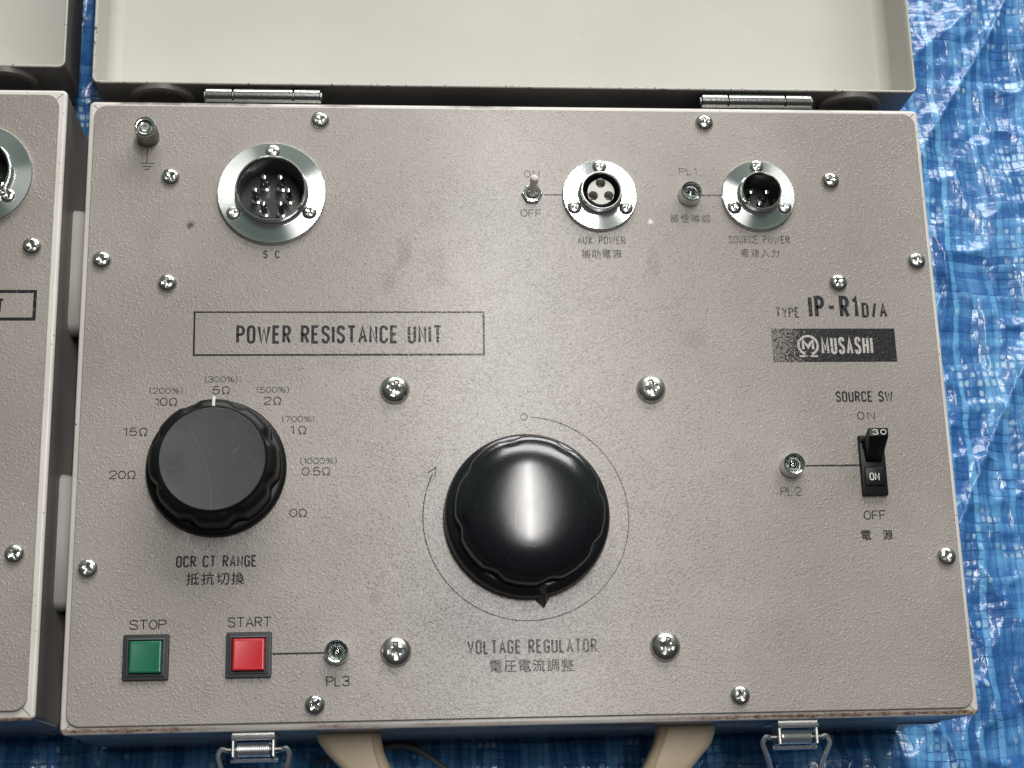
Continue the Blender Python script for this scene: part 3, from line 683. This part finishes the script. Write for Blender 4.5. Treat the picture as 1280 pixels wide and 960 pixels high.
# --- toggle switch
tx, ty = 207.8, -46.6
mb = MB(); R6 = [(5.0 * math.cos(math.radians(60 * i)), 5.0 * math.sin(math.radians(60 * i))) for i in range(6)]
mb.loops([[(x, y, 0) for x, y in R6], [(x, y, 1.6) for x, y in R6], [(x * .9, y * .9, 2.0) for x, y in R6], [(x * .62, y * .62, 2.0) for x, y in R6]])
sw_ = mb.build('toggle_switch', m_chrome, unit, (tx + OX, ty + OY, ZP), smooth=20)
mb = MB(); mb.lathe([(4.2, 1.9), (4.2, 2.2), (3.1, 2.3), (3.0, 3.2), (2.7, 3.4), (2.45, 3.3), (2.3, 1.2), (0.01, 0.8)], seg=36); mb.build('bushing', m_chrome, sw_)
mb = MB(); d = Vector((0.02, 0.36, 0.93)).normalized(); p = Vector((0, -0.4, 1.0))
mb.tube([p + d * t for t in (0, 4, 10.4, 11.6, 12.2, 12.5)], [1.2, 1.5, 2.05, 1.9, 1.3, 0.3], 18); mb.build('lever', m_lever, sw_)

# --- pilot lamps
def lamp(x, y):
    mb = MB(); mb.lathe([(5.5, 0), (5.6, 1.2), (5.1, 4.6), (4.9, 5.6), (4.6, 5.9), (4.2, 5.6), (3.9, 3.0), (3.3, 2.0), (2.9, 2.0)], seg=44)
    b = mb.build('pilot_lamp', m_latch, unit, (x + OX, y + OY, ZP))
    mb = MB(); mb.lathe([(5.0, 5.2), (4.95, 5.8), (4.6, 6.05), (4.15, 5.8), (4.1, 5.3)], seg=44); mb.build('rim', m_chrome, b)
    mb = MB(); mb.lathe([(4.15, 4.2), (3.6, 4.7), (2.2, 5.3), (0.9, 5.5), (0.01, 5.52)], seg=32); mb.lathe([(4.15, 4.2), (3.4, 4.0), (0.01, 3.9)], seg=32); mb.build('lens', m_glass, b)
    mb = MB(); mb.lathe([(3.0, 0.4), (2.9, 1.8), (1.7, 2.0), (1.6, 2.9), (1.0, 3.4), (0.01, 3.5)], seg=24); mb.build('bulb', m_screw, b)
    mb = MB(); mb.lathe([(2.8, 1.9), (3.95, 1.9)], seg=24); mb.build('reflector', m_chrome, b)
    return b
L0 = lamp(283.3, -46.6)
copy(L0, unit, (323.0 + OX, -179.2 + OY, ZP), 1.1); copy(L0, unit, (116.5 + OX, -259.9 + OY, ZP), 2.3)

# --- push buttons
def button(x, y, cap_m, label):
    mb = MB(); a = 9.75
    mb.loops([rrect(-a, a, -a, a, 0.8, 3, i, z) for i, z in ((0, 0), (0, 1.2), (0.25, 1.45), (1.5, 1.5), (1.6, 0.9))])
    b = mb.build('push_button', m_frame, unit, (x + OX, y + OY, ZP)); b['label'] = label
    mb = MB(); mb.loops([rrect(-a, a, -a, a, 1.2, 3, i, z) for i, z in ((1.5, 1.0), (1.7, 2.1), (2.3, 2.3), (2.7, 1.3), (2.75, 0.5))]); mb.build('bezel', m_bezel, b)
    mb = MB(); mb.loops([rrect(-a, a, -a, a, 1.6, 3, i, z) for i, z in ((2.95, 0.5), (2.95, 2.6), (3.1, 3.0), (3.5, 3.2), (4.1, 3.1))], False, True); mb.build('button_cap', cap_m, b)
button(35.3, -260.6, m_green, 'square green stop button'); button(78.9, -260.3, m_red, 'square red start button')

# --- circuit breaker
mb = MB()
mb.box(354.9 + OX, 366.6 + OX, -193.5 + OY, -165.4 + OY, ZP - 0.2, ZP + 2.6, 0.35)
cb = mb.build('circuit_breaker', m_black, unit)
mb = MB(); mb.box(356.2 + OX, 365.2 + OX, -189.2 + OY, -180.6 + OY, ZP + 2.6, ZP + 3.3, 0.4); mb.build('indicator_block', m_black, cb)
mb = MB(); mb.box(355.2 + OX, 356.8 + OX, -168.8 + OY, -165.9 + OY, ZP + 2.6, ZP + 4.2, 0.2); mb.build('corner_post', m_black, cb)
lo = [(357.2, -178.4, 2.7), (364.6, -178.4, 2.7), (365.2, -168.8, 2.7), (356.4, -168.8, 2.7)]
mi = [(356.8, -173.2, 9.4), (364.7, -173.2, 9.4), (365.2, -165.8, 9.4), (356.2, -165.8, 9.4)]
hi = [(355.9, -168.9, 14.6), (365.0, -168.9, 14.6), (365.0, -164.8, 14.6), (355.9, -164.8, 14.6)]
bm = bmesh.new(); LV = [[bm.verts.new(((x + OX) * MM, (y + OY) * MM, (ZP + z) * MM)) for x, y, z in l] for l in (lo, mi, hi)]
bm.faces.new(list(reversed(LV[0]))); bm.faces.new(LV[2])
for A, B in ((LV[0], LV[1]), (LV[1], LV[2])):
    for i in range(4): j = (i + 1) % 4; bm.faces.new((A[i], A[j], B[j], B[i]))
bmesh.ops.bevel(bm, geom=list(bm.edges), offset=0.35 * MM, segments=2, affect='EDGES', profile=0.5)
bmesh.ops.recalc_face_normals(bm, faces=bm.faces)
me = bpy.data.meshes.new('rocker_lever'); bm.to_mesh(me); bm.free(); me.materials.append(m_black)
me.polygons.foreach_set('use_smooth', [True] * len(me.polygons)); me.set_sharp_from_angle(angle=0.6)
link('rocker_lever', me, cb)
mb = MB(); write(mb, '30', 357.6 + OX, -168.1 + OY, 6.4, 2.5, 0.95, 0.5, 0.34, ZP + 14.66, 1.9); mb.build('lever_number', m_white, cb, smooth=0)
mb = MB(); write(mb, 'ON', 358.1 + OX, -186.8 + OY, 4.7, 3.6, 0.46, 0.24, 0.52, ZP + 3.36); mb.build('lettering_on', m_white, cb, smooth=0)

# --- range knob (skirt, fluted body, grey satin disc, white index)
k1x, k1y = 63.3, -178.0
mb = MB(); mb.lathe([(30.8, 0.3), (30.9, 1.6), (30.5, 3.0), (29.8, 3.6), (28.0, 3.9), (20, 4.1)], seg=96)
kn = mb.build('range_knob', m_black, unit, (k1x + OX, k1y + OY, ZP)); kn['label'] = 'large black knob with flat grey disc and white index line'
n8 = fluted(28, 8, 1.7, PI / 2 + PI / 8)
mb = MB(); mb.lathe([(28.6, 3.8), (28.3, 6.0), (27.8, 15.5), (27.3, 17.2), (25.8, 18.8), (23.6, 19.4)], seg=192, rf=n8)
mb.lathe([(24.0, 19.1), (23.5, 19.9), (23.1, 20.3), (22.85, 20.0)], seg=96); mb.build('fluted_grip', m_black, kn, smooth=40)
mb = MB(); mb.lathe([(22.9, 19.6), (22.75, 20.25), (22.45, 20.4), (22.0, 20.33), (0.01, 20.33)], seg=96); mb.build('knob_disc', m_cap, kn)
mb = MB(); mb.box(-0.6, 0.6, 23.6, 26.6, 18.4, 19.6); mb.box(-0.55, 0.55, 26.4, 28.2, 15.5, 18.5); mb.build('index_line', m_white, kn, smooth=0)

# --- regulator knob (skirt, fluted glossy dome, pointer)
mb = MB(); mb.lathe([(35.4, 0.4), (36.6, 2.0), (36.9, 5.5), (36.4, 7.6), (35.2, 8.7), (32.5, 9.2), (20, 9.3)], seg=120)
kr = mb.build('regulator_knob', m_gloss, unit, (KX + OX, KY + OY, ZP)); kr['label'] = 'large glossy black domed knob with pointer'
n9 = fluted(32.5, 8, 1.4, 0.25)
prof = [(33.2, 9.0), (33.0, 13.0), (32.8, 19.5), (32.5, 20.8), (31.8, 21.8), (31.1, 22.15)]
prof += [(r_, 28.0 - 3.6 * (r_ / 30.6) ** 5.5 - 2.2 * (r_ / 30.6) ** 2) for r_ in (30.4, 29.8, 29.0, 28, 27, 26, 25, 24, 23, 22, 20, 18, 15, 12, 8, 4, 0.01)]
mb = MB(); mb.lathe(prof, seg=192, rf=lambda r, z, a: n9(r, z, a) if z < 21 else (r - (r - n9(r, z, a)) * max(0.0, (24 - z) / 3.0)))
mb.build('domed_grip', m_gloss, kr, smooth=40)
ang = math.atan2(-241.3 + 201.4, 207.2 - 200.6)
bm = bmesh.new()
A = [(32, -3.4, 1.2), (37.5, -3.0, 1.2), (41.2, 0, 1.2), (37.5, 3.0, 1.2), (32, 3.4, 1.2)]
T_ = [(32, -1.6, 9.6), (36.5, -1.2, 8.8), (40.9, 0, 2.6), (36.5, 1.2, 8.8), (32, 1.6, 9.6)]
ca, sa = math.cos(ang), math.sin(ang)
va = [[bm.verts.new(((x * ca - y * sa) * MM, (x * sa + y * ca) * MM, z * MM)) for x, y, z in l] for l in (A, T_)]
bm.faces.new(list(reversed(va[0]))); bm.faces.new(va[1][:]) if False else None
bm.faces.new((va[1][0], va[1][1], va[1][3], va[1][4])); bm.faces.new((va[1][1], va[1][2], va[1][3]))
for i in range(5): j = (i + 1) % 5; bm.faces.new((va[0][i], va[0][j], va[1][j], va[1][i]))
bmesh.ops.recalc_face_normals(bm, faces=bm.faces)
me = bpy.data.meshes.new('pointer'); bm.to_mesh(me); bm.free(); me.materials.append(m_gloss); link('pointer', me, kr)

# --- lid, hinges, feet
ld = lid(unit, 0.4, 401.0, 9.6, 296.0)
wall_foot(ld, 31.6, 9.6, -15.5); wall_foot(ld, 370.6, 9.6, -15.5)
hinge(unit, 53.4, 66.5, 95.1, 108.1, 4.9); hinge(unit, 292.7, 305.9, 334.3, 347.6, 4.9)

# --- draw latches on the front wall
def latch(xc, half, spread):
    yw = -292.4
    mb = MB()
    mb.box(xc - half + OX, xc + half + OX, yw - 1.4 + OY, yw - 0.05 + OY, OZ - 34, OZ - 4.5, 0.3)
    mb.box(xc - half + OX, xc - half + 1.3 + OX, yw - 10.5 + OY, yw - 1.4 + OY, OZ - 17, OZ - 5.0, 0.35)
    mb.box(xc + half - 1.3 + OX, xc + half + OX, yw - 10.5 + OY, yw - 1.4 + OY, OZ - 17, OZ - 5.0, 0.35)
    b = mb.build('latch', m_latch, unit, smooth=0)
    mb = MB(); mb.tube([(xc - half + OX, yw - 2.4 + OY, OZ - 4.6), (xc + half + OX, yw - 2.4 + OY, OZ - 4.6)], 1.0, 8)
    mb.tube([(xc - half - 1 + OX, yw - 11.6 + OY, OZ - 13.0), (xc + half + 1 + OX, yw - 11.6 + OY, OZ - 13.0)], 0.9, 8); mb.build('bracket_bar', m_latch, b)
    mb = MB(); n = 16; P = []
    for i in range(n * 12 + 1):
        t = i / 12; a = 2 * PI * t
        P.append((xc - half + 2.2 + (2 * half - 4.4) * t / n + OX, yw - 7.2 + 2.5 * math.cos(a) + OY, OZ - 9.6 + 2.5 * math.sin(a)))
    mb.tube(P, 0.62, 6); mb.build('coil_spring', m_latch, b)
    mb = MB(); mb.tube([(xc - half - 2.6 + OX, yw - 7.2 + OY, OZ - 9.6), (xc + half + 2.6 + OX, yw - 7.2 + OY, OZ - 9.6)], 1.5, 12); mb.build('pivot', m_dkmetal, b)
    for s in (-1, 1):
        mb = MB(); x1 = xc + s * (half + 2.4); x2 = xc + s * (half + 5.2)
        pts = [(x1, -7.2, -9.6), (x1 + s * 2.2, -6.8, -9.4), (x2 + s * .4, -8.0, -9.6), (x2 + s * .8, -10.4, -10.2), (x2 - s * spread * .35, -18, -13), (x2 - s * spread, -34, -20), (x2 - s * (spread + 2), -40, -23)]
        P = cat([(p[0], p[1]) for p in pts], n=4); Zs = cat([(p[0], p[2]) for p in pts], n=4)
        mb.tube([(P[i][0] + OX, yw + P[i][1] + OY, OZ + Zs[i][1]) for i in range(len(P))], 1.15, 8); mb.build('bail_wire', m_latch, b)
    mb = MB(); xa = half + 5.2 - spread - 2
    mb.tube([(xc - xa + OX, yw - 40 + OY, OZ - 23), (xc + xa + OX, yw - 40 + OY, OZ - 23)], 1.15, 8); mb.build('bail_bar', m_latch, b)
    return b
latch(80.8, 9.2, 3.0); latch(319.0, 9.0, 6.0)

# --- carrying handle
def bevel_prism(pts, z0, z1, bev, name, mat, parent, seg=3):
    bm = bmesh.new(); lo = [bm.verts.new(((x + OX) * MM, (y + OY) * MM, (z0 + OZ) * MM)) for x, y in pts]; hi_ = [bm.verts.new(((x + OX) * MM, (y + OY) * MM, (z1 + OZ) * MM)) for x, y in pts]
    bm.faces.new(list(reversed(lo))); bm.faces.new(hi_)
    for i in range(len(pts)): j = (i + 1) % len(pts); bm.faces.new((lo[i], lo[j], hi_[j], hi_[i]))
    bmesh.ops.bevel(bm, geom=list(bm.edges), offset=bev * MM, segments=seg, affect='EDGES', profile=0.6); bmesh.ops.recalc_face_normals(bm, faces=bm.faces)
    me = bpy.data.meshes.new(name); bm.to_mesh(me); bm.free(); me.materials.append(mat)
    me.polygons.foreach_set('use_smooth', [True] * len(me.polygons)); me.set_sharp_from_angle(angle=0.7)
    return link(name, me, parent)
PR = [((106.5, -292.6), (135.5, -292.6)), ((107.5, -296), (135.8, -296)), ((111, -301), (136.8, -301)), ((121, -311.5), (141, -311)), ((135, -330), (151, -325)), ((150, -346), (161, -333)), ((168, -352), (171, -336)),
      ((232, -352), (229, -336)), ((250, -346), (238, -333)), ((263, -330), (247, -325)), ((275, -311.5), (252.7, -311)), ((284.5, -301), (258.2, -301)), ((286.5, -296), (260.2, -296)), ((287, -292.6), (260.5, -292.6))]
L = []
for (ax_, ay_), (bx_, by_) in PR:
    wd_ = math.hypot(bx_ - ax_, by_ - ay_); ux, uy = (bx_ - ax_) / wd_, (by_ - ay_) / wd_
    L.append([(ax_ + ux * p + OX, ay_ + uy * p + OY, OZ + q_) for p, q_, _ in rrect(0, wd_, -40, -24, 5.0, 6, 0, 0)])
mb = MB(); mb.loops(L, True, True)
hd = mb.build('carrying_handle', m_handle, unit, smooth=60); hd['label'] = 'cream plastic carrying handle on the front wall'
for P in ([(131.5, -293.5), (133.2, -302.5), (137.4, -313), (147, -328), (160, -339.5), (200, -339.5)], [(264.5, -293.5), (261.8, -300.5), (256.4, -312.5), (249, -327.5), (238, -339.5), (200, -339.5)]):
    mb = MB(); C_ = cat(P, n=5); mb.tube([(x + OX, y + OY, OZ - 23.9) for x, y in C_], 0.55, 8); mb.build('edge_rib', m_handle, hd)

# ================================================================== NEIGHBOUR CASE
DX, DY = -410.4, 5.6
nb = thing('instrument_case', 'beige instrument case with pale side bars, cut off at the left edge', 'test instrument', (DX, DY, 0))
nbb = case_body(nb, 400.0, 291.6)
npn = panel_sheet(nb, 3.4, 396.2, -287.2, -3.6, [(361.6, -44.7, 17.4)])
for x, y in ((388.0, -79.3), (388.0, -220.8)): add_screw('s', npn, (x + OX, y + OY, ZP), rnd.uniform(0, 1.5))
connector(nb, 'multipin_connector', 361.6, -44.7, 25.2, 16.2, 8.0, [(361.8, -23.9), (344.2, -55.0), (376.3, -55.2)], 'male', [(361.6 + 7.6 * math.cos(math.radians(a)), -44.7 + 7.2 * math.sin(math.radians(a)), 1.5, 3.6) for a in range(0, 360, 60)], 'round connector at the left edge')
mb = MB(); X1, Y0_, Y1_ = 391.4, -114.7, -100.1
for a, b, z in (((250, Y1_ - .75), (X1, Y1_ - .75), 0), ((250, Y0_ + .75), (X1, Y0_ + .75), 0), ((X1 - .75, Y0_), (X1 - .75, Y1_), 0.012)):
    ribbon(mb, [(a[0] + OX, a[1] + OY), (b[0] + OX, b[1] + OY)], 1.5, ZI + z)
mb.build('title_frame', m_ink, npn, smooth=0)
legend('UNIT', 359.0, -110.9, 18.2, 6.6, 'c', None, npn)
nl = lid(nb, -1.0, 398.0, 11.8, 298.0)
wall_foot(nl, 367.5, 11.8, -15.5)
for y0, y1 in ((-110.6, -48.2), (-241.0, -178.2)):
    L = []
    for y, k in ((y0, 0.25), (y0 + 1.2, 0.7), (y0 + 3.5, 1.0), (y1 - 3.5, 1.0), (y1 - 1.2, 0.7), (y1, 0.25)):
        pts = []
        for a in range(0, 181, 15):
            t = math.radians(a - 90)
            pts.append((400.0 + OX + 0.02 + 8.0 * k * math.cos(t) ** 0.7 if math.cos(t) > 0 else 400.0 + OX + .02, y + OY, OZ - 35 + 8.5 * k * math.sin(t)))
        L.append(pts)
    mb = MB(); mb.loops(L, True, True); mb.build('side_bar', m_skid, nb, smooth=60)
k = MB(); 

# ================================================================== CORD AND TARPAULIN
cp = [(60, -262, 2), (110, -280, 2.2), (131, -289, 4.5), (137.1, -294.2, 6.0), (141.8, -293.0, 6.3), (147.5, -292.6, 6.0), (155.0, -296.0, 5.4), (163.5, -302.6, 5.0), (172, -310.5, 4.6), (190, -335, 4.4), (202, -360, 5.0), (205, -400, 5.0)]
cp = [(118, -297.6, 4.4), (128, -297.0, 4.8), (137.1, -295.2, 5.0), (141.8, -294.0, 5.2), (147.5, -293.9, 5.2), (155.0, -297.0, 5.0), (163.5, -303.0, 5.0), (172, -310.5, 4.8), (190, -335, 4.8), (202, -360, 5.0), (205, -400, 5.0)]
cp = [(104, -301, 4.4)] + cp
XY = cat([(p[0], p[1]) for p in cp], n=6); ZZ = cat([(i, p[2]) for i, p in enumerate(cp)], n=6)
mb = MB(); mb.tube([(XY[i][0] + OX, XY[i][1] + OY - 1.0, ZZ[i][1]) for i in range(len(XY))], 1.7, 10)
cord = mb.build('grey_cord', m_cord); cord['label'] = 'grey cord curving over the tarpaulin below the tan handle'; cord['category'] = 'cord'

def axis(lo, f0, f1, hi, fine, coarse):
    a = list(np.arange(f0, f1, fine)); s = fine; x = f0
    while x > lo: s = min(s * 1.25, coarse); x -= s; a.insert(0, x)
    s = fine; x = a[-1]
    while x < hi: s = min(s * 1.25, coarse); x += s; a.append(x)
    return np.array(a)
gx = axis(-900, -85, 525, 1300, 1.15, 40) + OX; gy = axis(-900, -330, 145, 1100, 1.15, 40) + OY
GX, GY = np.meshgrid(gx, gy)
rs = np.random.RandomState(11)
def vnoise(X, Y, wl, seed, ax=1.0, rot=0.0):
    r = np.random.RandomState(seed); G = r.rand(256, 256)
    c, s = math.cos(rot), math.sin(rot); U = (X * c + Y * s) / wl; V = (-X * s + Y * c) / (wl * ax)
    iu = np.floor(U).astype(int); iv = np.floor(V).astype(int); fu = U - iu; fv = V - iv
    fu = fu * fu * (3 - 2 * fu); fv = fv * fv * (3 - 2 * fv); g = lambda a, b: G[a % 256, b % 256]
    return (g(iu, iv) * (1 - fu) + g(iu + 1, iv) * fu) * (1 - fv) + (g(iu, iv + 1) * (1 - fu) + g(iu + 1, iv + 1) * fu) * fv
def ridge(*a, **k): return 1 - np.abs(2 * vnoise(*a, **k) - 1)
H_ = 5.0 * vnoise(GX, GY, 70, 1) + 4.2 * ridge(GX, GY, 46, 2, ax=2.2, rot=0.6) ** 3 + 3.0 * ridge(GX, GY, 30, 3, ax=3.0, rot=-0.5) ** 4
H_ += 1.8 * ridge(GX, GY, 14, 4, ax=1.6, rot=0.2) ** 2 + 1.0 * vnoise(GX, GY, 7, 5) + 0.35 * vnoise(GX, GY, 3.2, 6)
H_ -= 2.5
def inside(x0, x1, y0, y1, m):
    dx = np.maximum(np.maximum(x0 - GX, GX - x1), 0); dy = np.maximum(np.maximum(y0 - GY, GY - y1), 0)
    return np.clip(np.hypot(dx, dy) / m, 0, 1)
mask = inside(0 + OX, 400 + OX, -292 + OY, 0 + OY, 16) * inside(DX + OX, DX + 400 + OX, DY - 292 + OY, DY + OY, 16)
mask = mask * mask * (3 - 2 * mask)
H_ = H_ * (0.12 + 0.88 * mask) * 1.3
under = mask < 0.02
H_ = np.where(under, -0.6 + 0.1 * H_.clip(-2, 2) - 0.3, H_)
H_ = np.where(under, np.minimum(H_, -0.3), H_)
nyy, nxx = GX.shape
co = np.stack([GX, GY, H_], -1).reshape(-1, 3) * MM
idx = np.arange(nyy * nxx).reshape(nyy, nxx)
q = np.stack([idx[:-1, :-1], idx[:-1, 1:], idx[1:, 1:], idx[1:, :-1]], -1).reshape(-1, 4)
me = bpy.data.meshes.new('tarpaulin'); me.vertices.add(len(co)); me.vertices.foreach_set('co', co.ravel())
me.loops.add(q.size); me.loops.foreach_set('vertex_index', q.ravel().astype(np.int32)); me.polygons.add(len(q))
me.polygons.foreach_set('loop_start', np.arange(0, q.size, 4, dtype=np.int32)); me.polygons.foreach_set('loop_total', np.full(len(q), 4, dtype=np.int32))
me.update(calc_edges=True); me.materials.append(m_tarp); me.polygons.foreach_set('use_smooth', [True] * len(me.polygons))
tp = link('tarpaulin', me); tp['label'] = 'creased blue woven tarpaulin spread under both instrument cases'; tp['category'] = 'tarpaulin'
